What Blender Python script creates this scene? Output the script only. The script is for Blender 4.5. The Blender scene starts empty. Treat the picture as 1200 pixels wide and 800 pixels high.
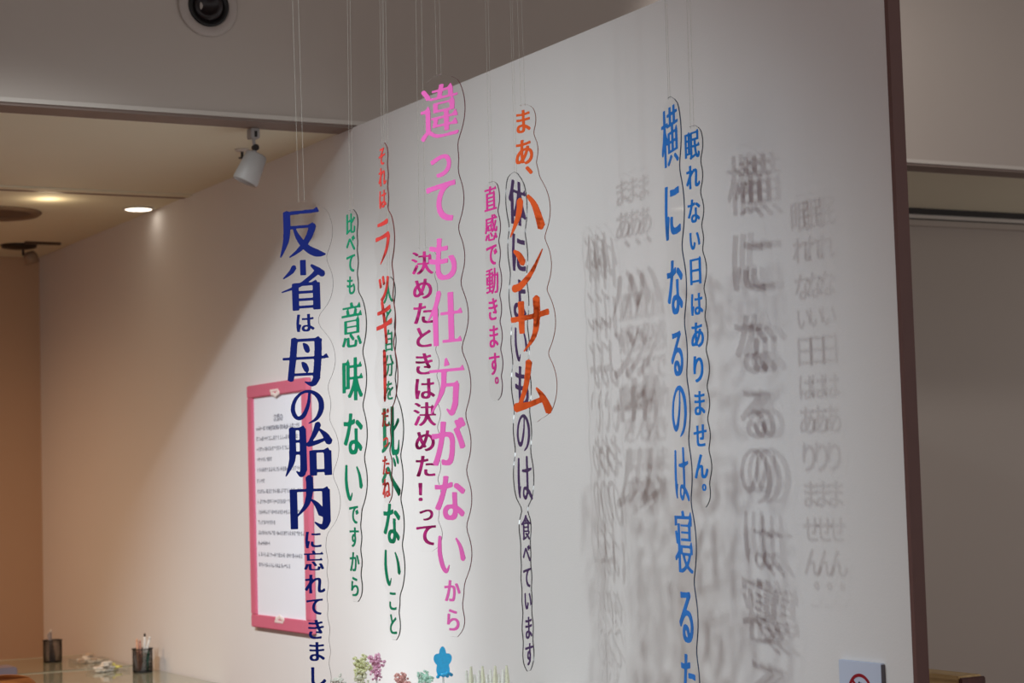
import bpy, bmesh, math, random
import numpy as np
from mathutils import Vector, Matrix
random.seed(7)
C = bpy.context.scene.collection
sc = bpy.context.scene

# ---------------------------------------------------------------- camera
YAW, PITCH, ROLL, FPX = -0.506120, 0.0703598, -0.0295187, 2300.0
EYE = Vector((0, 0, 1.52))
fw = Vector((math.cos(YAW)*math.cos(PITCH), math.sin(YAW)*math.cos(PITCH), math.sin(PITCH)))
rt = fw.cross(Vector((0, 0, 1))).normalized()
up = rt.cross(fw)
cr, sr = math.cos(ROLL), math.sin(ROLL)
RT, UP = cr*rt + sr*up, -sr*rt + cr*up
cam = bpy.data.cameras.new('camera')
cam.sensor_width = 36.0
cam.lens = FPX/1200.0*36.0
cam.clip_start = 0.05
cam.dof.use_dof = True
cam.dof.focus_distance = 4.6
cam.dof.aperture_fstop = 6.3
camo = bpy.data.objects.new('camera', cam)
camo.matrix_world = Matrix((( RT.x, UP.x, -fw.x, EYE.x), (RT.y, UP.y, -fw.y, EYE.y), (RT.z, UP.z, -fw.z, EYE.z), (0, 0, 0, 1)))
C.objects.link(camo)
sc.camera = camo

# ---------------------------------------------------------------- light and exposure
sc.view_settings.view_transform = 'Standard'
sc.view_settings.look = 'None'
sc.view_settings.gamma = 1
sc.view_settings.exposure = 1.3
sc.view_settings.use_curve_mapping = False
w = bpy.data.worlds.new('gallery_ambient')
sc.world = w
w.use_nodes = True
w.node_tree.nodes['Background'].inputs[0].default_value = (1.0, 0.96, 0.95, 1)
w.node_tree.nodes['Background'].inputs[1].default_value = 0.22

def spot(name, loc, target, power, colour, angle, blend, radius):
    l = bpy.data.lights.new(name, 'SPOT')
    l.energy = power; l.color = colour; l.spot_size = math.radians(angle); l.spot_blend = blend
    l.shadow_soft_size = radius
    o = bpy.data.objects.new(name, l)
    o.location = loc
    o.rotation_euler = (Vector(target) - Vector(loc)).to_track_quat('-Z', 'Y').to_euler()
    C.objects.link(o)
    return o
for i, (x, p) in enumerate(((3.62, 60), (4.07, 48), (4.52, 48))):
    spot('exhibition_spot', (x, 0.40, 3.72), ((5.15, 4.95, 5.0)[i], -2.68, 0.40), p, (0.88, 0.985, 1.0), 72, 1.0, 0.040)
spot('exhibition_spot', (3.85, 0.40, 3.72), (6.60, -2.68, 0.85), 225, (0.92, 0.98, 1.0), 36, 0.8, 0.05)
# lamp of the passage behind the exhibition wall
spot('passage_lamp', (5.1, -3.5, 3.35), (5.95, -4.9, 2.62), 26, (1.0, .95, .90), 80, 0.9, 0.06)
# warm ceiling lamps over the tables, out of the frame to the left
spot('warm_downlight', (7.7, -0.6, 2.66), (7.9, -1.3, 0.0), 34, (1.0, 0.65, 0.38), 150, 1.0, 0.06)
spot('warm_downlight', (9.1, -0.9, 2.66), (9.1, -1.3, 0.0), 22, (1.0, 0.55, 0.28), 150, 1.0, 0.06)

# ---------------------------------------------------------------- pixel helpers (1200 x 800)
def ray(u, v): return (u-600)/FPX*RT + (400-v)/FPX*UP + fw
def on_z(u, v, z):
    d = ray(u, v); return EYE + d*((z-EYE.z)/d.z)
def on_y(u, v, y):
    d = ray(u, v); return EYE + d*(y/d.y)
def at_depth(u, v, d): return EYE + ray(u, v)*d
def px(p):
    q = Vector(p) - EYE; z = q.dot(fw)
    return 600 + FPX*q.dot(RT)/z, 400 - FPX*q.dot(UP)/z

# ---------------------------------------------------------------- materials
def lin(c):
    return tuple(((x/255)/12.92 if x/255 <= 0.04045 else ((x/255+0.055)/1.055)**2.4) for x in c) + (1,)
def mat(name, rgb, rough=0.6, metal=0.0, noise=0.06, scale=8.0, bump=0.0, trans=0.0, spec=0.4):
    m = bpy.data.materials.new(name); m.use_nodes = True
    nt = m.node_tree; b = nt.nodes['Principled BSDF']
    b.inputs['Roughness'].default_value = rough
    b.inputs['Metallic'].default_value = metal
    b.inputs['Specular IOR Level'].default_value = spec
    if trans: b.inputs['Transmission Weight'].default_value = trans
    tc = nt.nodes.new('ShaderNodeTexCoord'); n = nt.nodes.new('ShaderNodeTexNoise')
    n.inputs['Scale'].default_value = scale; n.inputs['Detail'].default_value = 4
    nt.links.new(tc.outputs['Object'], n.inputs['Vector'])
    mix = nt.nodes.new('ShaderNodeMix'); mix.data_type = 'RGBA'
    c = lin(rgb)
    mix.inputs[6].default_value = tuple(max(0, x*(1-noise)) for x in c[:3]) + (1,)
    mix.inputs[7].default_value = tuple(min(1, x*(1+noise)) for x in c[:3]) + (1,)
    nt.links.new(n.outputs['Fac'], mix.inputs[0])
    nt.links.new(mix.outputs[2], b.inputs['Base Color'])
    if bump:
        n2 = nt.nodes.new('ShaderNodeTexNoise'); n2.inputs['Scale'].default_value = 220
        nt.links.new(tc.outputs['Object'], n2.inputs['Vector'])
        bp = nt.nodes.new('ShaderNodeBump'); bp.inputs['Strength'].default_value = bump; bp.inputs['Distance'].default_value = 0.002
        nt.links.new(n2.outputs['Fac'], bp.inputs['Height']); nt.links.new(bp.outputs['Normal'], b.inputs['Normal'])
    return m
def wood(name, dark, light, scale=(1, 14, 14), rough=0.45):
    m = bpy.data.materials.new(name); m.use_nodes = True
    nt = m.node_tree; b = nt.nodes['Principled BSDF']; b.inputs['Roughness'].default_value = rough
    tc = nt.nodes.new('ShaderNodeTexCoord'); mp = nt.nodes.new('ShaderNodeMapping'); mp.inputs['Scale'].default_value = scale
    n = nt.nodes.new('ShaderNodeTexNoise'); n.inputs['Scale'].default_value = 3; n.inputs['Detail'].default_value = 6; n.inputs['Distortion'].default_value = 1.2
    r = nt.nodes.new('ShaderNodeValToRGB'); r.color_ramp.elements[0].color = lin(dark); r.color_ramp.elements[1].color = lin(light)
    r.color_ramp.elements[0].position = .3; r.color_ramp.elements[1].position = .7
    nt.links.new(tc.outputs['Object'], mp.inputs[0]); nt.links.new(mp.outputs[0], n.inputs['Vector'])
    nt.links.new(n.outputs['Fac'], r.inputs[0]); nt.links.new(r.outputs[0], b.inputs['Base Color'])
    return m
def clear(name, tint, base_alpha, gloss=1.0):
    """thin clear plastic: mostly see-through with a Fresnel sheen"""
    m = bpy.data.materials.new(name); m.use_nodes = True
    nt = m.node_tree; nt.nodes.remove(nt.nodes['Principled BSDF']); out = nt.nodes['Material Output']
    t = nt.nodes.new('ShaderNodeBsdfTransparent'); t.inputs[0].default_value = lin(tint)
    g = nt.nodes.new('ShaderNodeBsdfGlossy'); g.inputs['Roughness'].default_value = 0.04
    f = nt.nodes.new('ShaderNodeLayerWeight'); f.inputs[0].default_value = 0.12
    mu = nt.nodes.new('ShaderNodeMath'); mu.operation = 'MULTIPLY'; mu.inputs[1].default_value = gloss
    nt.links.new(f.outputs['Fresnel'], mu.inputs[0])
    mx = nt.nodes.new('ShaderNodeMixShader')
    nt.links.new(mu.outputs[0], mx.inputs[0]); nt.links.new(t.outputs[0], mx.inputs[1]); nt.links.new(g.outputs[0], mx.inputs[2])
    d = nt.nodes.new('ShaderNodeBsdfDiffuse'); d.inputs[0].default_value = lin(tint)
    m2 = nt.nodes.new('ShaderNodeMixShader'); m2.inputs[0].default_value = base_alpha
    nt.links.new(mx.outputs[0], m2.inputs[1]); nt.links.new(d.outputs[0], m2.inputs[2])
    nt.links.new(m2.outputs[0], out.inputs[0])
    return m
def lamp_mat(name, rgb, strength):
    m = bpy.data.materials.new(name); m.use_nodes = True
    b = m.node_tree.nodes['Principled BSDF']
    b.inputs['Emission Color'].default_value = lin(rgb); b.inputs['Emission Strength'].default_value = strength
    b.inputs['Base Color'].default_value = lin(rgb)
    return m

M_WALL = mat('white_painted_wall', (222, 219, 219), .75, noise=.02, scale=2, bump=.15)
M_TAN = mat('tan_painted_wall', (198, 166, 138), .75, noise=.03, scale=2, bump=.15)
M_FASC = mat('fascia_paint', (186, 176, 168), .8, noise=.03, scale=1.5, bump=.1)
M_CEIL = mat('ceiling_paint', (222, 218, 196), .8, noise=.03, scale=1.5, bump=.1)
M_TRIMD = mat('brown_grey_trim', (128, 112, 104), .6)
M_BEAD = mat('pale_trim', (205, 198, 190), .5)
M_ENDC = mat('dark_brown_edge', (104, 74, 70), .55, noise=.08, scale=20)
M_FLOOR = wood('floor_wood', (120, 82, 56), (158, 112, 78), (1.5, 12, 1))
M_GREYW = mat('grey_wall_paint', (176, 166, 158), .8, noise=.03, scale=1.2, bump=.1)
M_BLACK = mat('black_metal', (18, 16, 17), .45)
M_DARK = mat('dark_plastic', (40, 36, 36), .5)
M_WHITEP = mat('shaded_white_enamel', (172, 168, 166), .45)  # white lamp greyed, its shaded look is put into the colour
M_STEEL = mat('brushed_steel', (190, 190, 186), .35, .8)

# ---------------------------------------------------------------- object helpers
def empty(name, loc, rot=(0, 0, 0)):
    o = bpy.data.objects.new(name, None); o.empty_display_size = .05
    o.location = loc; o.rotation_euler = rot; C.objects.link(o); return o
def tag(o, label, cat, group=None):
    o['label'] = label; o['category'] = cat
    if group: o['group'] = group
    return o
def link(name, bm, ms, parent=None, smooth=False, kind=None):
    me = bpy.data.meshes.new(name); bmesh.ops.recalc_face_normals(bm, faces=bm.faces); bm.to_mesh(me); bm.free()
    for m in (ms if isinstance(ms, (list, tuple)) else [ms]): me.materials.append(m)
    if smooth:
        for p in me.polygons: p.use_smooth = True
    o = bpy.data.objects.new(name, me); C.objects.link(o)
    if parent: o.parent = parent
    if kind: o['kind'] = kind
    return o
def box(bm, x0, x1, y0, y1, z0, z1, bevel=0, mi=0):
    g = bmesh.ops.create_cube(bm, size=1)
    for v in g['verts']:
        v.co = Vector((x0 + (v.co.x+.5)*(x1-x0), y0 + (v.co.y+.5)*(y1-y0), z0 + (v.co.z+.5)*(z1-z0)))
    if bevel:
        es = list({e for v in g['verts'] for e in v.link_edges})
        bmesh.ops.bevel(bm, geom=es, offset=bevel, segments=2, affect='EDGES')
    return bm
def frame_of(d):
    d = Vector(d).normalized(); a = Vector((0, 0, 1)) if abs(d.z) < .9 else Vector((1, 0, 0))
    s = d.cross(a).normalized(); return s, d.cross(s)
def tube(bm, pts, radii, n=10, cap=True):
    rings = []
    pts = [Vector(p) for p in pts]
    if not isinstance(radii, (list, tuple)): radii = [radii]*len(pts)
    s, t = frame_of(pts[-1]-pts[0])
    for i, (p, r) in enumerate(zip(pts, radii)):
        rings.append([bm.verts.new(p + r*(math.cos(a)*s + math.sin(a)*t)) for a in [2*math.pi*k/n for k in range(n)]])
    for a, b in zip(rings, rings[1:]):
        for k in range(n): bm.faces.new((a[k], a[(k+1) % n], b[(k+1) % n], b[k]))
    if cap: bm.faces.new(rings[0]); bm.faces.new(rings[-1][::-1])
    return bm
def lathe(bm, profile, origin, axis=(0, 0, 1), n=32):
    """profile: list of (radius, height along axis)"""
    o = Vector(origin); d = Vector(axis).normalized(); s, t = frame_of(d); rings = []
    for r, h in profile:
        if r < 1e-6: rings.append([bm.verts.new(o + d*h)])
        else: rings.append([bm.verts.new(o + d*h + r*(math.cos(a)*s + math.sin(a)*t)) for a in [2*math.pi*k/n for k in range(n)]])
    for a, b in zip(rings, rings[1:]):
        for k in range(n):
            k2 = (k+1) % n
            if len(a) == 1 and len(b) == 1: continue
            if len(a) == 1: bm.faces.new((a[0], b[k2], b[k]))
            elif len(b) == 1: bm.faces.new((a[k], a[k2], b[0]))
            else: bm.faces.new((a[k], a[k2], b[k2], b[k]))
    return bm
def prism(bm, pts, z0, z1, f=lambda x, y, z: (x, y, z), mi_side=0, mi_face=0):
    a = [bm.verts.new(f(x, y, z0)) for x, y in pts]; b = [bm.verts.new(f(x, y, z1)) for x, y in pts]
    n = len(pts)
    fa = bm.faces.new(a[::-1]); fb = bm.faces.new(b); fa.material_index = fb.material_index = mi_face
    for k in range(n):
        q = bm.faces.new((a[k], a[(k+1) % n], b[(k+1) % n], b[k])); q.material_index = mi_side
    return bm
def plain(name, x0, x1, y0, y1, z0, z1, m, parent=None, kind=None, bevel=0):
    return link(name, box(bmesh.new(), x0, x1, y0, y1, z0, z1, bevel), m, parent, kind=kind)

# ================================================================ the setting
YW, XN, XB, XF, ZC, ZU = -2.68, 3.162, 9.70, 5.88, 2.70, 3.95
plain('floor', -1.5, 9.9, -8.2, 3.2, -0.1, 0.0, M_FLOOR, kind='structure')
plain('wall_right', XN+.012, XB, YW-.03, YW, 0, ZC, M_WALL, kind='structure')           # the free standing exhibition wall
plain('trim_1', XN, XN+.012, YW-.031, YW+.001, 0, ZC, M_ENDC, kind='structure')          # its dark end cap
plain('wall_back', XB, XB+.1, YW-.03, 3.2, 0, ZC, M_TAN, kind='structure')
plain('ceiling', XF+.12, XB+.1, -8.2, 3.2, ZC, ZC+.1, M_CEIL, kind='structure')          # the low ceiling over the tables
plain('ceiling_upper', -1.5, XF+.1, -8.2, 3.2, ZU, ZU+.1, M_FASC, kind='structure')
plain('wall_fascia', XF, XF+.1, -8.2, 3.2, ZC+.012, ZU, M_FASC, kind='structure')
plain('trim_2', XF, XF+.12, -8.2, 3.2, ZC-.002, ZC+.012, M_TRIMD, kind='structure')
plain('trim_3', XF-.006, XF, -8.2, 3.2, ZC+.008, ZC+.022, M_BEAD, kind='structure')
plain('wall_left_blocker', XF+.1, XB, 3.2, 3.3, 0, ZC, M_TAN, kind='structure')  # unseen wall, added to keep the ambient light off the far area
# slot across the low ceiling (stops at the exhibition wall) with a pale lip
plain('trim_4', 7.50, 7.55, YW, 3.2, ZC-.004, ZC, M_ENDC, kind='structure')
plain('trim_5', 7.44, 7.50, YW, 3.2, ZC-.006, ZC, M_CEIL, kind='structure')
# wall of the passage behind the exhibition wall, with a curtain slot at its top
plain('wall_passage', 6.90, 7.0, -8.2, YW-.3, 0, ZC, M_GREYW, kind='structure')
plain('trim_6', 6.86, 6.90, -8.2, YW-.3, 2.672, ZC, M_DARK, kind='structure')  # shade of the recess, drawn as a solid dark strip
plain('trim_7', 6.87, 6.90, -8.2, YW-.3, 2.655, 2.672, M_BEAD, kind='structure')
plain('trim_8', 6.875, 6.90, -8.2, YW-.3, 2.648, 2.655, M_DARK, kind='structure')
plain('trim_9', 6.87, 6.90, -8.2, YW-.3, 2.622, 2.648, M_GREYW, kind='structure')

# ================================================================ lettering
def glyph_loops(chars):
    out = {}
    for ch in chars:
        cu = bpy.data.curves.new('tmp', 'FONT'); cu.body = ch; cu.resolution_u = 5
        o = bpy.data.objects.new('tmp', cu); C.objects.link(o)
        bpy.context.view_layer.update()
        m = bpy.data.meshes.new_from_object(o.evaluated_get(bpy.context.evaluated_depsgraph_get()))
        seen = set()
        for p in m.polygons:
            vs = list(p.vertices)
            seen.update(zip(vs, vs[1:]+vs[:1]))
        nxt = {a: b for (a, b) in seen if (b, a) not in seen}
        loops = []
        while nxt:
            a = next(iter(nxt)); lp = []
            while a in nxt:
                lp.append((m.vertices[a].co.x*100, (m.vertices[a].co.y+.12)*100)); a = nxt.pop(a)
            if len(lp) > 2: loops.append(lp)
        out[ch] = loops
        bpy.data.objects.remove(o); bpy.data.meshes.remove(m); bpy.data.curves.remove(cu)
    return out
# brush strokes (x, y, width) on a 100 x 100 body for the large signboard letters
H = lambda x0, x1, y, wd=5: [[(x0, y, wd), (x1, y, wd)], 'T', (x1-1, y)]
BR = {
 '反': [[(12,88,6),(84,90,6)],('T',86,90),[(19,90,12),(19,62,12),(16,34,10),(4,3,2)],[(22,60,5),(70,61,5)],('S',76,61),[(73,63,12),(64,40,11),(46,18,8),(22,2,2)],[(33,60,4),(43,38,9),(60,18,12),(80,7,13),(98,4,2)]],
 '省': [[(50,99,11),(50,68,11)],[(31,86,10),(24,76,8),(6,63,2)],[(67,88,4),(80,78,10),(92,68,12)],[(82,75,10),(62,60,8),(36,46,6),(2,36,2)],[(32,52,12),(32,-2,12)],[(77,52,13),(77,-2,13)],[(30,50,5),(76,50,5)],('S',80,51),[(30,34,5),(76,34,5)],[(30,19,5),(76,19,5)],[(30,4,5),(76,4,5)]],
 '母': [[(27,93,12),(22,50,12),(16,8,11)],[(26,89,5),(78,89,5)],('S',82,89),[(78,91,13),(76,50,13),(72,14,13)],[(74,16,13),(64,0,10),(46,5,2)],[(16,20,5),(72,20,5)],[(0,53,5),(92,53,5)],('T',99,53),[(46,82,4),(51,76,10),(55,66,9)],[(42,44,4),(47,38,10),(52,27,9)]],
 'の': [[(57,79,5),(53,50,8),(39,22,10),(22,17,9),(11,36,10),(17,62,8),(38,81,6),(64,82,8),(85,64,12),(88,38,12),(75,14,8),(52,2,2)]],
 '胎': [[(17,92,12),(17,50,12),(14,25,10),(1,-2,2)],[(14,90,5),(36,90,5)],('S',44,90),[(39,91,12),(39,8,12)],[(39,12,12),(34,0,9),(23,8,2)],[(17,66,5),(39,66,5)],[(17,43,5),(39,43,5)],[(72,99,11),(64,80,9),(52,62,5)],[(49,59,9),(66,62,8),(88,69,4)],[(74,88,3),(86,76,10),(94,62,13)],[(59,47,12),(59,-2,12)],[(90,46,13),(90,-2,13)],[(57,45,5),(88,45,5)],('S',94,45),[(57,7,5),(90,7,5)]],
 '内': [[(16,76,13),(16,-2,13)],[(12,73,5),(80,73,5)],('S',90,73),[(84,74,14),(84,10,14)],[(84,13,14),(76,0,10),(58,11,2)],[(50,99,13),(50,72,12),(43,46,9),(22,22,2)],[(54,54,4),(66,42,10),(75,26,14)]],
 'は': [[(17,88,8),(14,50,10),(16,20,10),(20,5,4)],[(17,12,7),(26,30,2)],[(36,62,4),(62,62,7),(94,66,5)],[(66,92,9),(67,50,10),(67,14,8)],[(67,18,8),(55,5,7),(42,11,7),(46,25,6),(64,23,7),(80,14,9),(94,3,8)]],
 'ハ': [[(35,74,14),(29,45,12),(5,6,2)],[(55,80,6),(74,58,12),(90,16,17)]],
 'ン': [[(12,84,5),(26,74,12),(37,58,14)],[(8,10,14),(28,14,13),(60,38,9),(92,80,2)]],
 'サ': [[(2,58,9),(50,60,8),(98,66,10)],[(29,90,13),(29,32,11)],[(68,94,14),(67,52,13),(58,24,9),(32,0,2)]],
 'ム': [[(44,96,14),(34,52,11),(16,16,8)],[(4,12,16),(40,16,10),(82,26,9)],[(60,46,4),(77,28,11),(92,2,16)]],
 'ラ': [[(18,86,6),(50,87,8),(78,90,10)],[(6,56,8),(44,58,7),(84,62,10)],[(84,60,14),(70,30,11),(32,0,2)]],
 'キ': [[(10,70,7),(50,73,8),(88,80,9)],[(4,38,8),(50,42,8),(96,50,10)],[(38,96,12),(52,52,12),(64,2,11)]],
 'ー': [[(46,96,9),(50,84,13),(50,20,11),(48,4,9)]],
 'い': [[(16,84,8),(14,50,11),(22,22,11),(34,10,8),(44,24,2)],[(66,80,4),(80,62,9),(88,36,13)]],
 'べ': [[(2,38,10),(22,56,9),(36,68,8),(58,42,11),(98,12,16)],[(64,92,4),(72,82,9),(76,74,8)],[(80,98,4),(88,88,9),(92,80,8)]],
 '比': [[(22,94,13),(22,12,13)],[(8,6,6),(24,12,8),(48,24,3)],[(24,58,5),(46,60,5)],('T',50,60),[(62,96,13),(62,12,12),(70,4,10),(88,6,9),(93,28,2)],[(62,46,4),(78,56,7),(92,68,9)]],
 '仕': [[(36,96,11),(26,72,9),(4,46,2)],[(24,68,12),(24,-2,12)],[(38,56,5),(92,56,5)],('T',98,56),[(67,94,13),(67,6,13)],[(42,5,5),(90,5,5)],('T',95,5)],
 '方': [[(50,98,4),(52,84,13)],[(4,76,5),(92,76,5)],('T',98,76),[(44,74,12),(38,40,10),(6,0,2)],[(44,50,5),(74,50,5)],('S',82,50),[(76,52,13),(72,14,12)],[(72,16,13),(62,0,10),(48,8,2)]],
}
NB = 128                      # raster cells per em used while shaping letters
PAD = 24
def raster(loops):
    n = NB + 2*PAD
    g = np.zeros((n, n), bool)
    for r in range(n):
        y = (r - PAD + .5)/NB*100
        xs = []
        for lp in loops:
            for (xa, ya), (xb, yb) in zip(lp, lp[1:]+lp[:1]):
                if (ya <= y) != (yb <= y): xs.append(xa + (y-ya)/(yb-ya)*(xb-xa))
        xs.sort()
        for a, b in zip(xs[::2], xs[1::2]):
            i0 = int(math.ceil(a/100*NB + PAD - .5)); i1 = int(math.floor(b/100*NB + PAD - .5))
            g[r, max(i0, 0):max(i1+1, 0)] = True
    return g
def brush_raster(strokes):
    g = np.zeros((NB+2*PAD,)*2, bool)
    for s in strokes:
        if s[0] == 'T': x, y = s[1], s[2]; g |= raster([[(x+1, y-2.5), (x-4, y+8), (x-13, y+1), (x-13, y-2.5)]]); continue
        if s[0] == 'S': x, y = s[1], s[2]; g |= raster([[(x+2, y-4), (x-3, y+7), (x-13, y+2), (x-13, y-4)]]); continue
        pts = []
        if len(s) == 2: pts = s
        else:
            P = [s[0]] + list(s) + [s[-1]]
            for i in range(1, len(P)-2):
                for k in range(8):
                    t = k/8
                    pts.append(tuple(.5*((2*b) + (-a+c)*t + (2*a-5*b+4*c-d)*t*t + (-a+3*b-3*c+d)*t**3) for a, b, c, d in zip(P[i-1], P[i], P[i+1], P[i+2])))
            pts.append(s[-1])
        for i, (a, b) in enumerate(zip(pts, pts[1:])):
            dx, dy = b[0]-a[0], b[1]-a[1]; l = math.hypot(dx, dy) or 1; nx, ny = -dy/l*.60, dx/l*.56
            g |= raster([[(a[0]+nx*a[2], a[1]+ny*a[2]), (b[0]+nx*b[2], b[1]+ny*b[2]), (b[0]-nx*b[2], b[1]-ny*b[2]), (a[0]-nx*a[2], a[1]-ny*a[2])]])
            if 0 < i: g |= raster([[(a[0]+a[2]/2*math.cos(q*.785), a[1]+a[2]/2*math.sin(q*.785)) for q in range(8)]])
    return g
def shift_or(g, r, axis):
    o = g.copy()
    for k in range(1, r+1): o |= np.roll(g, k, axis) | np.roll(g, -k, axis)
    return o
def thicken(g, ch, loops, small=False):
    kana = 'ぁ' <= ch <= 'ん' or ch in '。、！'
    if kana:
        return shift_or(shift_or(g, 4, 1), 1, 0)
    thin = g if small else ~shift_or(~g, 1, 0)
    dense = ch in '横寝違感動眠意'
    o = shift_or(thin, 3 if dense else (4 if small else 5), 1)
    for lp in loops:                                          # little triangles where horizontal strokes end
        n = len(lp)
        for i in range(n):
            p0, p1, p2 = lp[i-1], lp[i], lp[(i+1) % n]
            if abs(p1[0]-p0[0]) < 1.5 and p1[1] > p0[1] and abs(p2[1]-p1[1]) < 1.5 and p1[0]-p2[0] > 15:
                x, y = p1
                o |= raster([[(x+3.5, y-6), (x-2, y+6), (x-11, y-1), (x-11, y-5)]])
    return o
def contour(g):
    """smooth iso lines round the filled cells"""
    f = g.astype(float)
    for _ in range(2):
        f = (np.roll(f, 1, 0)+2*f+np.roll(f, -1, 0))/4; f = (np.roll(f, 1, 1)+2*f+np.roll(f, -1, 1))/4
    n = f.shape[0]; b = f > .5; seg = {}
    def ip(y0, x0, y1, x1):
        a, c = f[y0, x0], f[y1, x1]; t = (.5-a)/(c-a); return (x0+(x1-x0)*t, y0+(y1-y0)*t)
    cells = b[:-1, :-1].astype(int) + 2*b[:-1, 1:] + 4*b[1:, 1:] + 8*b[1:, :-1]
    for y, x in zip(*np.nonzero((cells > 0) & (cells < 15))):
        c = cells[y, x]
        e = {'b': ('h', y, x), 't': ('h', y+1, x), 'l': ('v', y, x), 'r': ('v', y, x+1)}
        pt = {'b': lambda: ip(y, x, y, x+1), 't': lambda: ip(y+1, x, y+1, x+1), 'l': lambda: ip(y, x, y+1, x), 'r': lambda: ip(y, x+1, y+1, x+1)}
        for p, q in {1: 'bl', 2: 'rb', 3: 'rl', 4: 'tr', 5: ['bl', 'tr'], 6: 'tb', 7: 'tl', 8: 'lt', 9: 'bt', 10: ['rb', 'lt'], 11: 'rt', 12: 'lr', 13: 'br', 14: 'lb'}[c] if isinstance({5: 1, 10: 1}.get(c), int) else [{1: 'bl', 2: 'rb', 3: 'rl', 4: 'tr', 6: 'tb', 7: 'tl', 8: 'lt', 9: 'bt', 11: 'rt', 12: 'lr', 13: 'br', 14: 'lb'}[c]]:
            seg[e[p]] = (e[q], pt[p]())
    loops = []
    while seg:
        k = next(iter(seg)); lp = []
        while k in seg:
            nx, p = seg.pop(k); lp.append(((p[0]+.5-PAD)/NB, (p[1]+.5-PAD)/NB)); k = nx
        if len(lp) > 7: loops.append(simplify(lp, .0035))
    return loops
def simplify(lp, tol):
    P = np.array(lp); n = len(P); keep = np.zeros(n, bool); far = int(np.argmax(((P-P[0])**2).sum(1)))
    keep[0] = keep[far] = True; st = [(0, far), (far, n)]
    while st:
        a, b = st.pop()
        if b-a < 2: continue
        A, B = P[a], P[b % n]; d = B-A; l = np.hypot(*d) or 1e-9
        dist = np.abs(d[0]*(P[a+1:b, 1]-A[1]) - d[1]*(P[a+1:b, 0]-A[0]))/l
        i = int(np.argmax(dist))
        if dist[i] > tol: keep[a+1+i] = True; st += [(a, a+1+i), (a+1+i, b)]
    return [tuple(p) for p in P[keep]]
GL = {}
def glyph_mesh(ch, small=False):
    """(verts, faces) of one letter on a unit body centred at 0,0 and 1 unit thick in z"""
    key = (ch, small)
    if key in GL: return GL[key]
    if ch in BR and not (small and ch in '方仕比いべは'): g = brush_raster(BR[ch])
    else:
        lp = glyph_loops([ch])[ch]; g = thicken(raster(lp), ch, lp, small)
    cu = bpy.data.curves.new('tmp', 'CURVE'); cu.dimensions = '2D'; cu.fill_mode = 'BOTH'; cu.extrude = .5
    for l in contour(g):
        if len(l) < 3: continue
        s = cu.splines.new('POLY'); s.points.add(len(l)-1); s.use_cyclic_u = True
        for p, (x, y) in zip(s.points, l): p.co = (x-.5, y-.5, 0, 1)
    o = bpy.data.objects.new('tmp', cu); C.objects.link(o); bpy.context.view_layer.update()
    m = bpy.data.meshes.new_from_object(o.evaluated_get(bpy.context.evaluated_depsgraph_get()))
    mv = .52 if ch in '。、' else 0
    GL[key] = ([(v.co.x+mv, v.co.y+mv, v.co.z) for v in m.vertices], [tuple(p.vertices) for p in m.polygons])
    bpy.data.objects.remove(o); bpy.data.meshes.remove(m); bpy.data.curves.remove(cu)
    return GL[key]
def put_glyph(bm, ch, small, sx, sy, x, z, y0, y1):
    vs, fs = glyph_mesh(ch, small)
    bv = [bm.verts.new((x+vx*sx, y0+(y1-y0)*(.5-vz), z+vy*sy)) for vx, vy, vz in vs]
    for q in fs:
        try: bm.faces.new([bv[i] for i in q])
        except ValueError: pass

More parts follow.
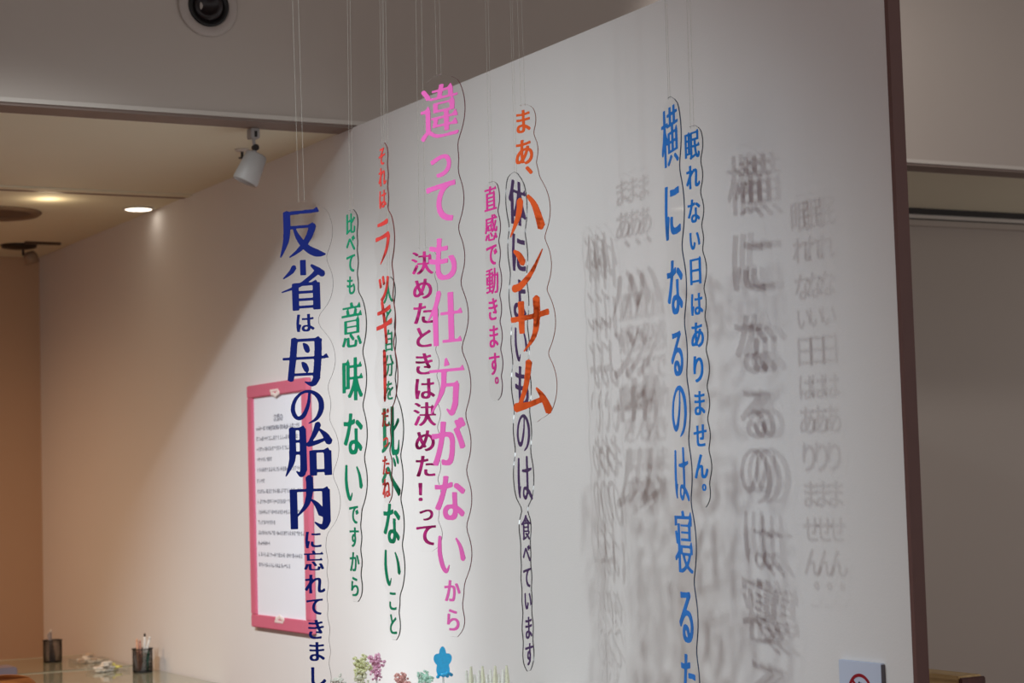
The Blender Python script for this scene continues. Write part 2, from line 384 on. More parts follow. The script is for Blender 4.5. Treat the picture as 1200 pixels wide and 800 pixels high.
# ================================================================ exhibition wall: poster and notice
def poster():
    x0, x1, z0, z1 = 6.276, 6.836, 1.011, 1.895
    cx = (x0+x1)/2
    t = tag(empty('framed_notice', (cx, YW, z0)), 'pink framed white sheet of printed Japanese text hung on the wall', 'poster')
    M_PINK = mat('pink_frame', (212, 108, 134), .5); M_SHEET = mat('lavender_white_paper', (236, 239, 250), .6, noise=.01)
    M_INK = mat('grey_ink', (140, 140, 152), .7); M_CREAM = mat('cream_ornament', (228, 212, 206), .6)
    hw, h = (x1-x0)/2, z1-z0
    bm = bmesh.new(); b = .046
    for q in ((-hw, hw, 0, b), (-hw, hw, h-b, h), (-hw, -hw+b, b, h-b), (hw-b, hw, b, h-b)): box(bm, q[0], q[1], .0005, .022, q[2], q[3], .003)
    link('frame', bm, M_PINK, t)
    sh = plain('sheet', -hw+b*.9, hw-b*.9, .0005, .012, b*.9, h-b*.9, M_SHEET, t)
    # cream lace flowers at the middle of the top and bottom rails
    for zc, sg in ((h-b*.85, 1), (b*.85, -1)):
        bm = bmesh.new()
        for a in range(-2, 3):
            lathe(bm, [(0, 0), (.009, 0), (.007, .003), (0, .004)], (a*.016, .021, zc - sg*.004*(2-abs(a))), (0, 1, 0), 12)
            lathe(bm, [(0, 0), (.006, 0), (.005, .003), (0, .004)], (a*.016+.008, .021, zc + sg*.009), (0, 1, 0), 10)
        link('lace_ornament', bm, M_CREAM, t)
    # writing: -x is to the reader's right
    bm = bmesh.new()
    def line(text, zc, em, start=None):
        n = len(text); s = (n/2-.5)*em if start is None else start
        for i, ch in enumerate(text):
            vs, fs = glyph_mesh(ch)
            bv = [bm.verts.new((s-i*em - vx*em*.95, .012+.0012*(vz+.5), zc+vy*em*.95)) for vx, vy, vz in vs]
            for q in fs:
                try: bm.faces.new([bv[k] for k in q])
                except ValueError: pass
    line('言葉の', .757, .030); line('インスタレーション', .722, .021)
    link('title', bm, M_INK, sh)
    rnd = random.Random(3)
    rows = [(521, 22), (533, 21), (545, 20), (557, 8), (569, 22), (582, 4), (594, 22), (606, 20), (618, 22), (630, 9), (642, 23), (654, 6), (667, 22), (679, 16)]
    for v, n in rows:
        zc = 1.52 - (v-583)/FPX*7.2 - z0 + .02; bm = bmesh.new()
        for i in range(n):
            xc = hw-b-.028 - i*.0188
            k = rnd.choice((2, 3, 3, 4))
            for s in range(k):                            # strokes too small to read
                if rnd.random() < .5:
                    a = xc + rnd.uniform(-.006, .006); box(bm, a-.0013, a+.0013, .011, .0128, zc-.0075, zc+.0075)
                else:
                    a = zc + rnd.uniform(-.006, .006); box(bm, xc-.0075, xc+.0075, .011, .0128, a-.0011, a+.0011)
        link('printed_row', bm, M_INK, sh)
poster()

def notice():
    t = tag(empty('notice_board', (3.336, YW, .90)), 'small pale blue board with a red prohibition ring at the wall end', 'sign')
    M_B = mat('pale_blue_board', (196, 205, 226), .5, noise=.01); M_R = mat('red_ink', (150, 18, 34), .5); M_K = mat('black_ink', (30, 28, 32), .5)
    M_S = mat('grey_board_edge', (96, 92, 98), .7)
    plain('board', -.071, .071, .0005, .010, 0, .2135, M_B, t, bevel=.001)
    plain('board_edge', -.0725, -.071, .0005, .010, 0, .211, M_S, t)
    c = (0, .148)
    bm = bmesh.new()
    n = 48
    ro, ri = .040, .0335
    lo = [[bm.verts.new((r*math.cos(a), y, c[1]+r*math.sin(a))) for a in [2*math.pi*k/n for k in range(n)]] for r, y in ((ro, .0098), (ro, .0112), (ri, .0112), (ri, .0098))]
    for a, b in zip(lo, lo[1:]+lo[:1]):
        for k in range(n): bm.faces.new((a[k], a[(k+1) % n], b[(k+1) % n], b[k]))
    link('prohibition_ring', bm, M_R, t)
    bm = bmesh.new(); d = .0345*.72          # slash from the reader's upper left to lower right
    prism(bm, [(d+.002, c[1]+d-.002), (d-.002, c[1]+d+.002), (-d-.002, c[1]-d+.002), (-d+.002, c[1]-d-.002)], .0098, .0116, lambda x, y, z: (x, z, y))
    link('slash', bm, M_R, t)
    bm = bmesh.new()                          # hand with raised fingers
    box(bm, -.011, .011, .0098, .0108, c[1]-.020, c[1]+.002, .003)
    for x, h in ((-.0095, .012), (-.0035, .021), (.003, .023), (.0092, .018)): box(bm, x-.0024, x+.0024, .0098, .0108, c[1]-.004, c[1]+h, .0005)
    prism(bm, [(.010, c[1]-.016), (.020, c[1]-.002), (.018, c[1]+.002), (.009, c[1]-.006)], .0098, .0108, lambda x, y, z: (x, z, y))
    link('hand_symbol', bm, M_K, t)
notice()

# ================================================================ hanging acrylic text panels
M_ACR = clear('clear_acrylic', (255, 255, 255), .0, .07)
M_LINE = clear('nylon_line', (235, 233, 228), .30, .6)
def edge_mat(name, rgb): return mat(name, rgb, .25, noise=.1, spec=.6)
def panel(top, bot, depth, k, chars, rgb, edge, label, sign=1, skew=0.0, start=None, lines=(-.6, .6), both=False, name='hanging_text_panel'):
    """top, bot: where the letter column's middle runs; k: how far the sheet is turned from face-on; chars: (letter, height on the column, size)"""
    d0 = ray(*top); vd = Vector((d0.x, d0.y, 0)).normalized()
    P0 = EYE + d0*depth
    hd = (P0-EYE).dot(vd)
    r1 = ray(*bot); P1 = EYE + r1*(hd/r1.dot(vd))
    az = (P0-P1).normalized()
    side = vd.cross(Vector((0, 0, 1))).normalized()
    ax = (k*side - sign*math.sqrt(1-k*k)*vd); ax = (ax - az*ax.dot(az)).normalized()
    ay = az.cross(ax)                                     # points away from the reader
    Ltot = (P0-P1).length; axis = -az
    def t_of(v):
        lo, hi = -2.0, Ltot+2.0
        for _ in range(50):
            m = (lo+hi)/2
            if px(P0 + axis*m)[1] < v: lo = m
            else: hi = m
        return lo
    items = []
    for c in chars:
        ch, v, em = c[:3]; dx = c[3] if len(c) > 3 else 0
        a, b = t_of(v-em/2), t_of(v+em/2)
        items.append((ch, (a+b)/2, b-a, dx*(b-a)))
    tmin = items[0][1]-items[0][2]*.62; tmax = items[-1][1]+items[-1][2]*.66
    root = empty(name, (0, 0, 0))
    tb = tmax
    O = P0 + axis*tb
    root.matrix_world = Matrix(((ax.x, ay.x, az.x, O.x), (ax.y, ay.y, az.y, O.y), (ax.z, ay.z, az.z, O.z), (0, 0, 0, 1)))
    tag(root, label, 'hanging sign', 'clear acrylic text panels hung before the wall')
    mt = mat(name+'_ink', rgb, .55, noise=.03, spec=.12); me = edge_mat(name+'_edge', edge)
    M_SIDE = {1: [me, M_ACR] if not both else [me, me], -1: [M_ACR, me] if not both else [me, me]}[sign]  # edge tint imitates lettering refracted in the sheet, on seen sides only
    # scalloped outline that follows the size of each letter
    N = 120; ts = [tmin + (tmax-tmin)*i/N for i in range(N+1)]
    def wid(t, sg):
        w_ = .012
        for ch, tc, h, dx in items:
            u = abs(t-tc)/(h*.60)
            if u < 1: w_ = max(w_, sg*dx + h*.59*(1-.42*u*u) + .005)
        return w_
    ws = {}
    for sg in (-1, 1):
        a = [wid(t, sg) for t in ts]
        for _ in range(2): a = [a[0]]+[(a[i-1]+2*a[i]+a[i+1])/4 for i in range(1, N)]+[a[-1]]
        ws[sg] = a
    pts = [(ws[1][i], tb-ts[i]) for i in range(N+1)] + [(-ws[-1][i], tb-ts[i]) for i in range(N, -1, -1)]
    bm = bmesh.new()
    prism(bm, pts, 0.0, .0028, lambda x, z, y: (x, y, z), mi_side=1, mi_face=0)
    for fc in bm.faces:
        if fc.material_index == 1 and fc.calc_center_median().x < 0: fc.material_index = 2
    link('acrylic_sheet', bm, [M_ACR]+M_SIDE, root)
    for ch, tc, h, dx in items:
        bm = bmesh.new(); put_glyph(bm, ch, h < .095, h, h, dx, tb-tc, -.0012, -.0002)
        link('printed_letter', bm, mt, root)
    for q in lines:
        zt = tb-tmin-.004; x = q*min(ws[1][0], ws[-1][0]); hgt = (ZU-O.z)/max(az.z, .5)
        bm = tube(bmesh.new(), [(x, .0017, zt), (x, .0017, hgt)], .00045, 6)
        link('nylon_line', bm, M_LINE, root)
    return root

def col(spec): return spec
NAVY, GREEN, RED, PINK, MAG, ORG, PUR, BLUE = (3, 25, 106), (14, 136, 98), (226, 70, 66), (244, 112, 196), (218, 54, 148), (226, 92, 40), (96, 64, 126), (34, 126, 220)
K = (58, 54, 58)
panel((354, 272), (369.5, 790), 4.55, .93, [('反',272,60),('省',333,58),('は',378,25),('母',421,58),('の',474,46),('胎',526,60),('内',588,60),('に',632,24,.1),('忘',657,26,.1),('れ',684,26,.1),('て',710,24,.1),('き',737,26,.1),('ま',763,26,.1),('し',792,26,.1),('た',820,26,.1),('。',846,26,.1)],
      NAVY, (128, 122, 128), 'navy text panel hanging in front of the pink framed poster')
panel((411, 262), (416, 685), 4.4, .44, [('比',262,26),('べ',285,24),('て',308,26),('も',334,25),('意',381,58),('味',444,56),('な',508,56),('い',563,54),('で',602,27),('す',629,27),('か',658,27),('ら',687,27)],
      GREEN, (70, 78, 76), 'green text panel between the navy panel and the red one')
panel((448, 183), (453, 570), 4.45, .36, [('そ',183,24),('れ',207,25),('は',233,25),('ラ',282,54),('ッ',332,46),('キ',377,54),('ー',440,62),('だ',489,25),('っ',515,22),('た',545,26),('ね',572,26)],
      RED, (150, 86, 84), 'red text panel partly covering the darker green one')
panel((455, 342), (461, 728), 4.5, .40, [('人',342,28),('と',370,26),('自',399,28),('分',428,28),('を',457,26),('比',503,58),('べ',558,52),('な',613,54),('い',663,54),('こ',703,28),('と',731,28)],
      GREEN, (70, 82, 80), 'green text panel hanging just behind the red one')
panel((515, 130), (531, 726), 4.35, .66, [('違',131,70),('っ',188,48),('て',235,60),('も',303,58),('仕',371,64),('方',451,66),('が',519,62),('な',583,60),('い',647,56),('か',692,30),('ら',726,30)],
      PINK, (150, 92, 104), 'large pink text panel reaching above the top edge of the wall')
panel((495, 308), (500, 626), 4.5, .90, [('決',308,29),('め',338,28),('た',367,29),('と',395,28),('き',426,29),('は',455,29),('決',485,30),('め',516,29),('た',546,29),('！',576,28),('っ',600,24),('て',626,30)],
      MAG, (150, 140, 146), 'magenta text panel behind the left side of the large pink one')
panel((575, 233), (580, 450), 4.75, .46, [('直',233,32),('感',267,33),('で',298,30),('動',329,33),('き',362,30),('ま',394,30),('す',426,30),('。',452,26)],
      MAG, (120, 84, 100), 'short magenta text panel just left of the orange one')
panel((613, 142), (624, 455), 4.84, .70, [('ま',142,31),('あ',178,34),('、',208,34),('ハ',248,62),('ン',312,60),('サ',378,66),('ム',452,64)],
      ORG, (172, 104, 84), 'orange text panel overlapping the long purple one')
panel((606, 238), (620, 768), 5.0, .34, [('体',238,58),('に',296,54),('よ',350,54),('い',402,50),('も',452,54),('の',504,50),('は',558,56),('食',618,32),('べ',648,27),('て',676,29),('い',703,27),('ま',735,30),('す',766,30)],
      PUR, (62, 58, 64), 'long purple text panel mostly hidden behind the orange one', sign=-1, both=True)
panel((785, 160), (807, 790), 4.47, .27, [('横',160,74),('に',246,78),('な',336,74),('る',413,64),('の',478,70),('は',553,68),('寝',635,80),('る',721,74),('た',796,70),('め',866,70)],
      BLUE, (66, 84, 116), 'tall blue text panel seen almost edge-on, left of the slim blue one')
panel((811, 170), (823, 577), 4.27, .50, [('眠',170,36),('れ',207,32),('な',247,32),('い',281,28),('日',317,36),('は',356,31),('あ',392,34),('り',432,36),('ま',472,33),('せ',510,32),('ん',546,34),('。',577,26)],
      BLUE, (70, 78, 90), 'slim blue text panel, rightmost of all the hanging panels')

# ================================================================ ceiling and fascia fittings
def jet_diffuser():
    c = (XF, -2.180, 3.062)
    t = tag(empty('air_nozzle', c), 'round black air nozzle set in the fascia above the tables', 'air vent')
    link('flange', lathe(bmesh.new(), [(.066, .004), (.098, .002), (.100, .006), (.094, .010), (.070, .012), (.066, .004)], (0, 0, 0), (-1, 0, 0), 40), mat('grey_flange', (176, 166, 160), .5), t, True)
    link('nozzle_cup', lathe(bmesh.new(), [(.0665, .0), (.0665, .014), (.060, .015), (.050, .006), (.046, .0)], (0, 0, 0), (-1, 0, 0), 40), M_BLACK, t, True)
    link('nozzle_ball', lathe(bmesh.new(), [(.050, .001), (.046, .014), (.036, .020), (.031, .018), (.026, .004), (0, .001)], (0, 0, 0), (-1, .18, 0), 36), mat('dark_nozzle', (34, 26, 28), .35), t, True)
jet_diffuser()

def track_spot():
    b = Vector((6.0, -2.375, ZC-.002))
    t = tag(empty('track_spotlight', b), 'white cylinder spotlight hanging under the fascia edge', 'spotlight')
    bm = box(bmesh.new(), -.02, .02, -.016, .016, -.034, 0, .003); link('mount', bm, M_WHITEP, t)
    plain('adapter', -.021, -.0195, -.006, .004, -.030, -.010, M_DARK, t)
    link('stem', tube(bmesh.new(), [(0, 0, -.034), (0, -.006, -.085)], .0055, 10), M_WHITEP, t)
    link('joint', lathe(bmesh.new(), [(0, -.007), (.011, -.007), (.011, .007), (0, .007)], (0, -.006, -.062), (1, 0, 0), 14), M_DARK, t)
    a = Vector((.12, .30, -.72)).normalized(); o = Vector((0, -.012, -.082))
    link('lamp_body', lathe(bmesh.new(), [(0, 0), (.030, 0), (.036, .006), (.043, .098), (.041, .104), (.036, .100), (.032, .06), (0, .058)], o, a, 28), M_WHITEP, t, True)
track_spot()

def sprinkler():
    t = tag(empty('sprinkler_head', (6.39, -2.486, ZC)), 'tiny sprinkler head on the ceiling beside the white spotlight', 'sprinkler')
    link('escutcheon', lathe(bmesh.new(), [(0, 0), (.026, 0), (.024, -.006), (.008, -.01), (0, -.01)], (0, 0, 0), (0, 0, 1), 20), M_BEAD, t, True)
    link('deflector', lathe(bmesh.new(), [(0, -.01), (.005, -.01), (.005, -.028), (.013, -.030), (.013, -.033), (0, -.033)], (0, 0, 0), (0, 0, 1), 16), M_DARK, t)
sprinkler()

def downlight():
    c = (7.88, -2.60, ZC)
    t = tag(empty('ceiling_downlight', c), 'glowing round downlight on the ceiling close to the wall', 'downlight')
    link('trim_ring', lathe(bmesh.new(), [(.058, -.001), (.066, -.001), (.066, -.006), (.058, -.008), (.056, -.004)], (0, 0, 0), (0, 0, 1), 32), M_BEAD, t, True)
    link('lit_lens', lathe(bmesh.new(), [(0, -.0075), (.052, -.0075), (.058, -.004), (.058, -.001), (0, -.001)], (0, 0, 0), (0, 0, 1), 32), lamp_mat('warm_lens', (255, 244, 226), 1.3), t)
    l = bpy.data.lights.new('ceiling_glow_fill', 'POINT'); l.energy = 0.25; l.color = (1, .78, .5); l.shadow_soft_size = .05  # added bare light, set away from the lens to brighten the ceiling there
    o = bpy.data.objects.new('ceiling_glow_fill', l); o.location = (-.14, .42, -.05); o.parent = t; C.objects.link(o)
downlight()

def round_vent():
    p = on_z(-6, 248.5, ZC)
    t = tag(empty('ceiling_diffuser', (p.x, p.y, ZC)), 'dark oval air diffuser on the ceiling at the left', 'air vent')
    m1 = mat('brown_diffuser', (118, 96, 78), .6); m2 = mat('dark_diffuser', (86, 66, 52), .6)
    link('outer_cone', lathe(bmesh.new(), [(.19, 0), (.192, -.006), (.178, -.016), (.15, -.010), (.145, 0)], (0, 0, 0), (0, 0, 1), 40), m1, t, True)
    link('inner_cone', lathe(bmesh.new(), [(0, -.006), (.10, -.008), (.146, -.004), (.150, -.001), (0, -.001)], (0, 0, 0), (0, 0, 1), 40), m2, t, True)
round_vent()

def far_spot():
    p = on_z(50, 283.5, ZC)
    t = tag(empty('ceiling_track', (p.x, p.y, ZC)), 'thin dark lighting track on the ceiling near the far corner', 'track')
    bm = box(bmesh.new(), -.012, .012, -.085, .085, -.012, 0, .002)
    link('rail', bm, mat('brown_track', (84, 64, 48), .5), t)
    p = on_z(27, 287, ZC)
    t = tag(empty('ceiling_spotlight', (p.x, p.y, ZC)), 'grey spotlight on a dark ceiling plate in the far left corner', 'spotlight')
    link('ceiling_plate', lathe(bmesh.new(), [(0, 0), (.085, 0), (.08, -.014), (.03, -.022), (0, -.022)], (0, .02, 0), (0, 0, 1), 28), mat('black_plate', (38, 26, 14), .5), t, True)
    link('stem', tube(bmesh.new(), [(0, 0, -.02), (0, 0, -.05)], .006, 8), M_DARK, t)
    link('lamp_body', lathe(bmesh.new(), [(0, .01), (.022, .008), (.034, -.01), (.036, -.05), (.030, -.05), (.02, -.02), (0, -.015)], (0, -.03, -.04), (0, .3, 1), 22), mat('grey_lamp', (150, 128, 108), .5), t, True)
far_spot()

# ================================================================ tables and what stands on them
M_GLASS = mat('green_tinted_glass', (150, 152, 132), .06, noise=.03, spec=.9)
M_GEDGE = mat('pale_glass_edge', (226, 226, 206), .2)
M_LEG = mat('dark_table_metal', (58, 52, 50), .4, .5)
ZT = .775
def table(x0, x1, y0, y1, label):
    cx, cy = (x0+x1)/2, (y0+y1)/2; hx, hy = (x1-x0)/2, (y1-y0)/2
    t = tag(empty('glass_table', (cx, cy, 0)), label, 'table', 'glass topped tables along the wall')
    plain('glass_top', -hx, hx, -hy, hy, ZT-.010, ZT, M_GLASS, t)
    plain('top_edge', hx-.006, hx+.001, -hy, hy, ZT-.0095, ZT+.001, M_GEDGE, t)
    bm = bmesh.new()
    for s in (-1, 1):
        box(bm, -hx+.03, hx-.03, s*(hy-.05)-.015, s*(hy-.05)+.015, ZT-.05, ZT-.011)
        box(bm, s*(hx-.05)-.015, s*(hx-.05)+.015, -hy+.03, hy-.03, ZT-.05, ZT-.011)
    link('apron', bm, M_LEG, t)
    for sx in (-1, 1):
        for sy in (-1, 1):
            link('leg', tube(bmesh.new(), [(sx*(hx-.05), sy*(hy-.05), 0), (sx*(hx-.05), sy*(hy-.05), ZT-.05)], [.014, .02], 12), M_LEG, t)
table(7.18, 8.185, YW+.01, -1.85, 'nearer glass table touching the white wall')
table(8.24, 8.96, YW+.01, -1.85, 'farther glass table with a pen cup at its edge, behind the nearer one')

def pen_cup(p, label):
    t = tag(empty('pen_cup', p), label, 'pen cup', 'black mesh pen cups on the glass tables')
    R_, Hh = .040, .094
    bm = bmesh.new(); n = 30
    for k in range(n):
        for sg in (-1, 1):
            tube(bm, [(R_*math.cos(2*math.pi*(k/n+sg*j*.035)), R_*math.sin(2*math.pi*(k/n+sg*j*.035)), .004+Hh*j/6) for j in range(7)], .0011, 4, False)
    link('mesh_wall', bm, M_BLACK, t)
    def ring(z, r0, r1, h): return lathe(bmesh.new(), [(r0, z), (r1, z), (r1, z+h), (r0, z+h), (r0, z)], (0, 0, 0), (0, 0, 1), 32)
    link('rim', ring(Hh, R_-.002, R_+.004, .004), M_BLACK, t)
    link('base', lathe(bmesh.new(), [(0, 0), (R_+.001, 0), (R_+.001, .005), (0, .005)], (0, 0, 0), (0, 0, 1), 32), M_BLACK, t)
def pen(p, off, lean, ln, body, tip, label, group):
    a = Vector(off); b = Vector(lean); d = (b-a).normalized()
    t = tag(empty('pen', Vector(p)+a), label, 'pen', group)
    link('barrel', tube(bmesh.new(), [(0, 0, 0), d*ln*.86, d*ln*.94], [.0055, .0055, .0042], 10), body, t, True)
    link('cap', tube(bmesh.new(), [d*ln*.93, d*ln, d*(ln+.004)], [.0048, .0045, .001], 10), tip, t, True)
    return t
cup1 = on_z(64, 776, ZT); cup2 = on_z(170, 788, ZT)
cup1 = Vector((cup1.x+.03, cup1.y, ZT)); cup2 = Vector((cup2.x+.03, cup2.y, ZT))
pen_cup(cup1, 'black mesh pen cup on the farther table, with grey pens')
pen_cup(cup2, 'black mesh pen cup beside the wall, with white and peach pens')
PM = {n: mat(n+'_pen', c, .4) for n, c in dict(grey=(176, 166, 168), white=(236, 232, 228), peach=(226, 170, 140), pink=(206, 150, 132), green=(20, 110, 84), dark=(50, 40, 40)).items()}
G1 = 'pens in the far cup'
for i, (o, l, ln, lab) in enumerate((((.00, -.010, .006), (.0, .012, .13), .128, 'grey pen leaning left in the far pen cup'), ((.012, .004, .006), (.012, .004, .13), .134, 'upright grey pen, tallest in the far pen cup'), ((-.012, .014, .006), (-.014, .016, .13), .126, 'grey pen standing at the middle of the far pen cup'), ((-.01, .0, .006), (-.012, .024, .13), .122, 'short grey pen at the left rim of the far pen cup'))):
    pen(cup1, o, l, ln, PM['grey'], PM['white'] if i == 1 else PM['grey'], lab, G1)
G2 = 'pens in the near cup'
RD = Vector((math.sin(YAW), -math.cos(YAW), 0))           # to the reader's right
def rel(s, f, z): return tuple(RD*s + Vector((math.cos(YAW), math.sin(YAW), 0))*f + Vector((0, 0, z)))
for s0, s1, f, ln, b_, t_, lab in ((-.016, -.022, .0, .128, 'peach', 'peach', 'peach pen at the left of the near pen cup'), (-.008, -.012, .012, .122, 'pink', 'pink', 'dull pink pen next to the peach one in the near cup'),
                                   (.006, .010, .0, .150, 'white', 'dark', 'white pen with a dark tip, tallest in the near cup'), (-.002, .028, .002, .140, 'white', 'white', 'white pen leaning right across the near pen cup'),
                                   (.018, .024, .008, .088, 'green', 'green', 'short green pen low inside the near pen cup')):
    pen(cup2, rel(s0, f, .006), rel(s1, f, .13), ln, PM[b_], PM[t_], lab, G2)

M_TRAY = clear('clear_tray_plastic', (250, 250, 248), .06, .25)
PIECE = {'white': mat('white_charm', (236, 228, 216), .35), 'yellow': mat('pale_yellow_charm', (240, 230, 130), .35), 'beige': mat('beige_charm', (214, 190, 164), .4), 'dark': mat('brown_charm', (70, 50, 42), .4)}
def star_pts(r, n=5, inner=.62, a0=0.3):
    return [(r*(1 if k % 2 == 0 else inner)*math.cos(a0+math.pi*k/n), r*(1 if k % 2 == 0 else inner)*math.sin(a0+math.pi*k/n)) for k in range(2*n)]
def tray(p, sx, sy, label, pieces, what, group):
    t = tag(empty('clear_tray', (p.x, p.y, ZT)), label, 'tray')
    bm = bmesh.new(); a, h = .002, .016
    box(bm, -sx, sx, -sy, sy, .0003, .0023)
    for q in ((-sx, sx, -sy, -sy+a), (-sx, sx, sy-a, sy), (-sx, -sx+a, -sy+a, sy-a), (sx-a, sx, -sy+a, sy-a)): box(bm, *q, .0023, h)
    link('tray_body', bm, M_TRAY, t)
    bm = bmesh.new()
    for q in ((-sx-.003, sx+.003, -sy-.003, -sy+a), (-sx-.003, sx+.003, sy-a, sy+.003), (-sx-.003, -sx+a, -sy+a, sy-a), (sx-a, sx+.003, -sy+a, sy-a)): box(bm, *q, h, h+.002)
    link('tray_rim', bm, M_TRAY, t)
    names = {'white': 'white', 'yellow': 'pale yellow', 'beige': 'beige', 'dark': 'brown'}
    for i, (dx, dy, dz, r, m) in enumerate(pieces):
        bm = prism(bmesh.new(), star_pts(r, 5, .7, i*.7), 0, .008, lambda x, y, z: (x, y, z))
        bmesh.ops.bevel(bm, geom=list(bm.edges), offset=.0015, segments=2, affect='EDGES')
        o = link('star_charm', bm, PIECE[m]); o.location = (p.x+dx, p.y+dy, ZT+.0024+dz); o.rotation_euler = (random.uniform(-.1, .1), random.uniform(-.1, .1), 0)
        tag(o, names[m]+' flat star charm '+what, 'charm', group+' '+names[m])
    return t
tp = on_z(104, 776, ZT); tp.x = min(tp.x, 8.86)
def heap(n, sx, sy, cols, rnd):
    out = []
    for lay in range(4):
        for i in range(n-lay*2):
            out.append((rnd.uniform(-sx, sx)*(1-.25*lay), rnd.uniform(-sy, sy)*(1-.25*lay), .001+lay*.0095, rnd.uniform(.017, .023), rnd.choice(cols)))
    return out
rr = random.Random(5)
tray(tp, .055, .075, 'clear tray of beige charms on the farther table', heap(8, .036, .055, ['white', 'white', 'white', 'beige', 'beige'], rr), 'in the tray on the farther table', 'far tray charms')
tp = on_z(127, 786, ZT); hp = heap(9, .038, .058, ['white'], rr)
hp = [(dx, dy, dz, r, 'yellow' if dy < -.012 else 'white') for dx, dy, dz, r, m in hp]
tray(Vector((min(tp.x, 8.10), tp.y, ZT)), .055, .078, 'clear tray of white and yellow charms left of the near pen cup', hp, 'in the tray left of the near pen cup', 'near tray charms')

def case():
    p = on_z(4, 799, ZT)
    t = tag(empty('storage_case', (p.x, p.y, ZT)), 'grey lidded case with a black base at the left table corner', 'box')
    plain('case_base', -.07, .07, -.035, .16, .0005, .024, M_DARK, t, bevel=.003)
    plain('case_lid', -.072, .072, -.038, .162, .0245, .062, mat('grey_violet_lid', (136, 124, 136), .45), t, bevel=.004)
case()

def chair():
    c = at_depth(4, 790, 6.3)
    t = tag(empty('wooden_chair', (c.x+.22, c.y+.02, 0), (0, 0, YAW*.3)), 'brown wooden chair with a rounded back at the near table', 'chair')
    mw = wood('brown_chair_wood', (116, 62, 24), (158, 92, 42), (2, 2, 12)); zt = c.z
    bm = bmesh.new()
    n = 16; prof = []
    hw_, hh = .16, .17
    for k in range(n+1):
        a = math.pi*k/n
        prof.append((-hw_*math.copysign(abs(math.cos(a))**.55, math.cos(a)), zt-.07+.07*abs(math.sin(a))**.6))
    prof += [(hw_, zt-.07-hh), (-hw_, zt-.07-hh)]
    prism(bm, prof, -.012, .012, lambda x, z, y: (y-.20+.03*(1-(x/hw_)**2)*-1, x, z))
    link('backrest', bm, mw, t)
    plain('seat', -.21, .2, -.2, .2, .43, .46, mw, t, bevel=.008)
    for sx, sy, top in ((-.19, -.175, zt-.1), (-.19, .175, zt-.1), (.17, -.17, .43), (.17, .17, .43)):
        link('leg', tube(bmesh.new(), [(sx*1.04, sy*1.04, 0), (sx, sy, .43), (sx-(.012 if top > .5 else 0), sy, top)], [.013, .017, .014], 12), mw, t)
chair()

# ================================================================ flower ornaments on a low display shelf
def shelf():
    t = tag(empty('display_shelf', (5.05, -2.30, 0)), 'slim white display stand under the hanging panels', 'display stand')
    m = mat('white_shelf', (214, 212, 212), .5)
    plain('shelf_top', -.75, .75, -.36, .16, .82, .84, m, t, bevel=.003)
    for sx in (-.7, .7):
        plain('side_panel', sx-.015, sx+.015, -.34, .14, 0, .8195, m, t)
shelf()
ZS = .84
def bead_mat(name, rgb): return mat(name, rgb, .12, noise=.25, scale=160, spec=.9)
BM = {n: bead_mat(n+'_beads', c) for n, c in dict(lime=(232, 238, 186), rose=(248, 180, 210), coral=(240, 178, 172), mint=(196, 244, 218), tan=(220, 206, 184), pearl=(240, 240, 226), blue=(0, 178, 250), straw=(226, 226, 200)).items()}
M_STICK = clear('clear_stick', (235, 238, 238), .25, .8)
def flower_stand(u, v, depth, r, mt, second, label, petals=5, plain_flower=False):
    p = at_depth(u, v, depth); h = p.z-ZS
    t = tag(empty('flower_ornament', (p.x, p.y, ZS)), label, 'ornament', 'little flower ornaments on the display stand')
    link('base_disc', lathe(bmesh.new(), [(0, 0.0002), (.022, .0002), (.022, .004), (0, .004)], (0, 0, 0), (0, 0, 1), 24), M_STICK, t)
    link('stick', tube(bmesh.new(), [(0, 0, .004), (0, 0, h-r*.3)], .003, 8), M_STICK, t)
    fr = Vector((-math.cos(YAW), -math.sin(YAW), 0)); s = RD
    bm = bmesh.new()
    if plain_flower:
        pts = []
        for k in range(60):
            a = 2*math.pi*k/60 + math.pi/2; q = r*(.66+.34*abs(math.cos(2.5*(a-math.pi/2)))**1.3)
            pts.append((q*math.cos(a)*.70, q*math.sin(a)*1.12))
        prism(bm, pts, -.006, .006, lambda x, y, z: tuple(s*x + fr*z + Vector((0, 0, h+y))))
        link('flower', bm, mt, t)
        bm = bmesh.new()
        for k in range(14):
            a = rr.uniform(0, 6.28); q = r*rr.uniform(.1, .6)
            bmesh.ops.create_icosphere(bm, subdivisions=2, radius=r*.14, matrix=Matrix.Translation(s*q*math.cos(a) + fr*rr.uniform(-.006, .008) + Vector((0, 0, h-r*.95+q*.3*math.sin(a)))))
        link('bead_cluster', bm, second, t, True)
    else:
        for k in range(110):
            a = rr.uniform(0, 6.28); q = r*math.sqrt(rr.random())*(.78+.24*math.cos(petals*a))
            bmesh.ops.create_icosphere(bm, subdivisions=1, radius=r*rr.uniform(.10, .16), matrix=Matrix.Translation(s*q*math.cos(a)*.78 + fr*rr.uniform(-.010, .010) + Vector((0, 0, h+q*math.sin(a)*1.1))))
        link('petals', bm, mt, t)
        bm = bmesh.new()
        for k in range(60):
            a = rr.uniform(0, 6.28); q = r*rr.uniform(0, .8)
            bmesh.ops.create_icosphere(bm, subdivisions=1, radius=r*rr.uniform(.07, .13), matrix=Matrix.Translation(s*q*math.cos(a)*.7 + fr*rr.uniform(.004, .013) + Vector((0, 0, h-r*.9+q*.9*math.sin(a)))))
        link('bead_cluster', bm, second, t)
flower_stand(424, 781, 5.25, .034, BM['lime'], BM['straw'], 'lime beaded flower ornament, below the taller of the green panels')
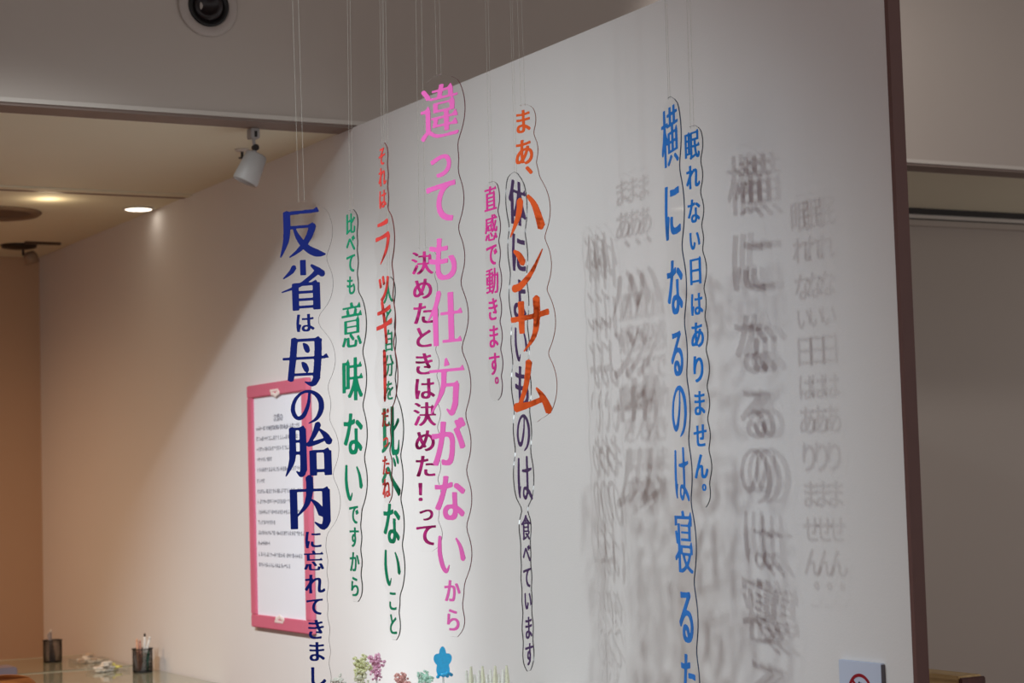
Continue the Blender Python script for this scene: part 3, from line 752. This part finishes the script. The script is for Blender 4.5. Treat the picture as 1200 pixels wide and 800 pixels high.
flower_stand(441, 777, 5.32, .031, BM['rose'], BM['rose'], 'pink beaded flower ornament right of the lime one')
flower_stand(397, 803, 5.32, .030, BM['pearl'], BM['tan'], 'low tan beaded ornament, leftmost on the display stand')
flower_stand(471, 799, 5.25, .030, BM['coral'], BM['tan'], 'small coral beaded ornament between the pink and mint ones')
flower_stand(497, 796, 5.30, .030, BM['mint'], BM['pearl'], 'mint beaded flower ornament left of the bright blue one')
flower_stand(519, 775, 5.20, .036, BM['blue'], BM['blue'], 'bright blue flat flower ornament under the pink panel', plain_flower=True)
def crystal_row():
    a = at_depth(545, 800, 5.3); b = at_depth(597, 800, 5.3)
    t = tag(empty('crystal_fringe', ((a.x+b.x)/2, (a.y+b.y)/2, ZS)), 'pale green row of pointed crystals right of the blue flower', 'ornament')
    bm = bmesh.new(); d = (b-a)/2; d.z = 0; h = at_depth(570, 785, 5.3).z - ZS
    tube(bm, [tuple(-d + Vector((0, 0, .006))), tuple(d + Vector((0, 0, .006)))], .0055, 8)
    link('holder_bar', bm, M_STICK, t)
    for i in range(11):
        q = -d + d*2*(i+.5)/11 + Vector((0, 0, .012)); hh = (h-.012)*(1+.08*math.sin(i*2.1))
        bm = tube(bmesh.new(), [tuple(q), tuple(q+Vector((0, 0, hh*.75))), tuple(q+Vector((.002*(-1)**i, 0, hh)))], [.0045, .0075, .0035], 6)
        link('crystal', bm, BM['straw'] if i % 3 == 1 else BM['pearl'], t)
crystal_row()

# ================================================================ behind the end of the exhibition wall
def low_screen():
    t = tag(empty('wooden_screen', (3.95, -3.44, 0)), 'low pale wooden screen with a dark end, behind the end of the exhibition wall', 'screen')
    ml = wood('pale_screen_wood', (196, 160, 104), (224, 196, 142), (1, 12, 12)); md = wood('dark_screen_wood', (66, 30, 24), (96, 46, 34), (12, 12, 1))
    plain('panel', -.095, .55, -.035, .04, 0, .978, ml, t, bevel=.003)
    plain('top_rail', -.097, .552, -.037, .042, .9785, .991, ml, t, bevel=.003)
    plain('end_post', -.108, -.0975, -.04, .043, 0, .987, md, t, bevel=.003)
low_screen()
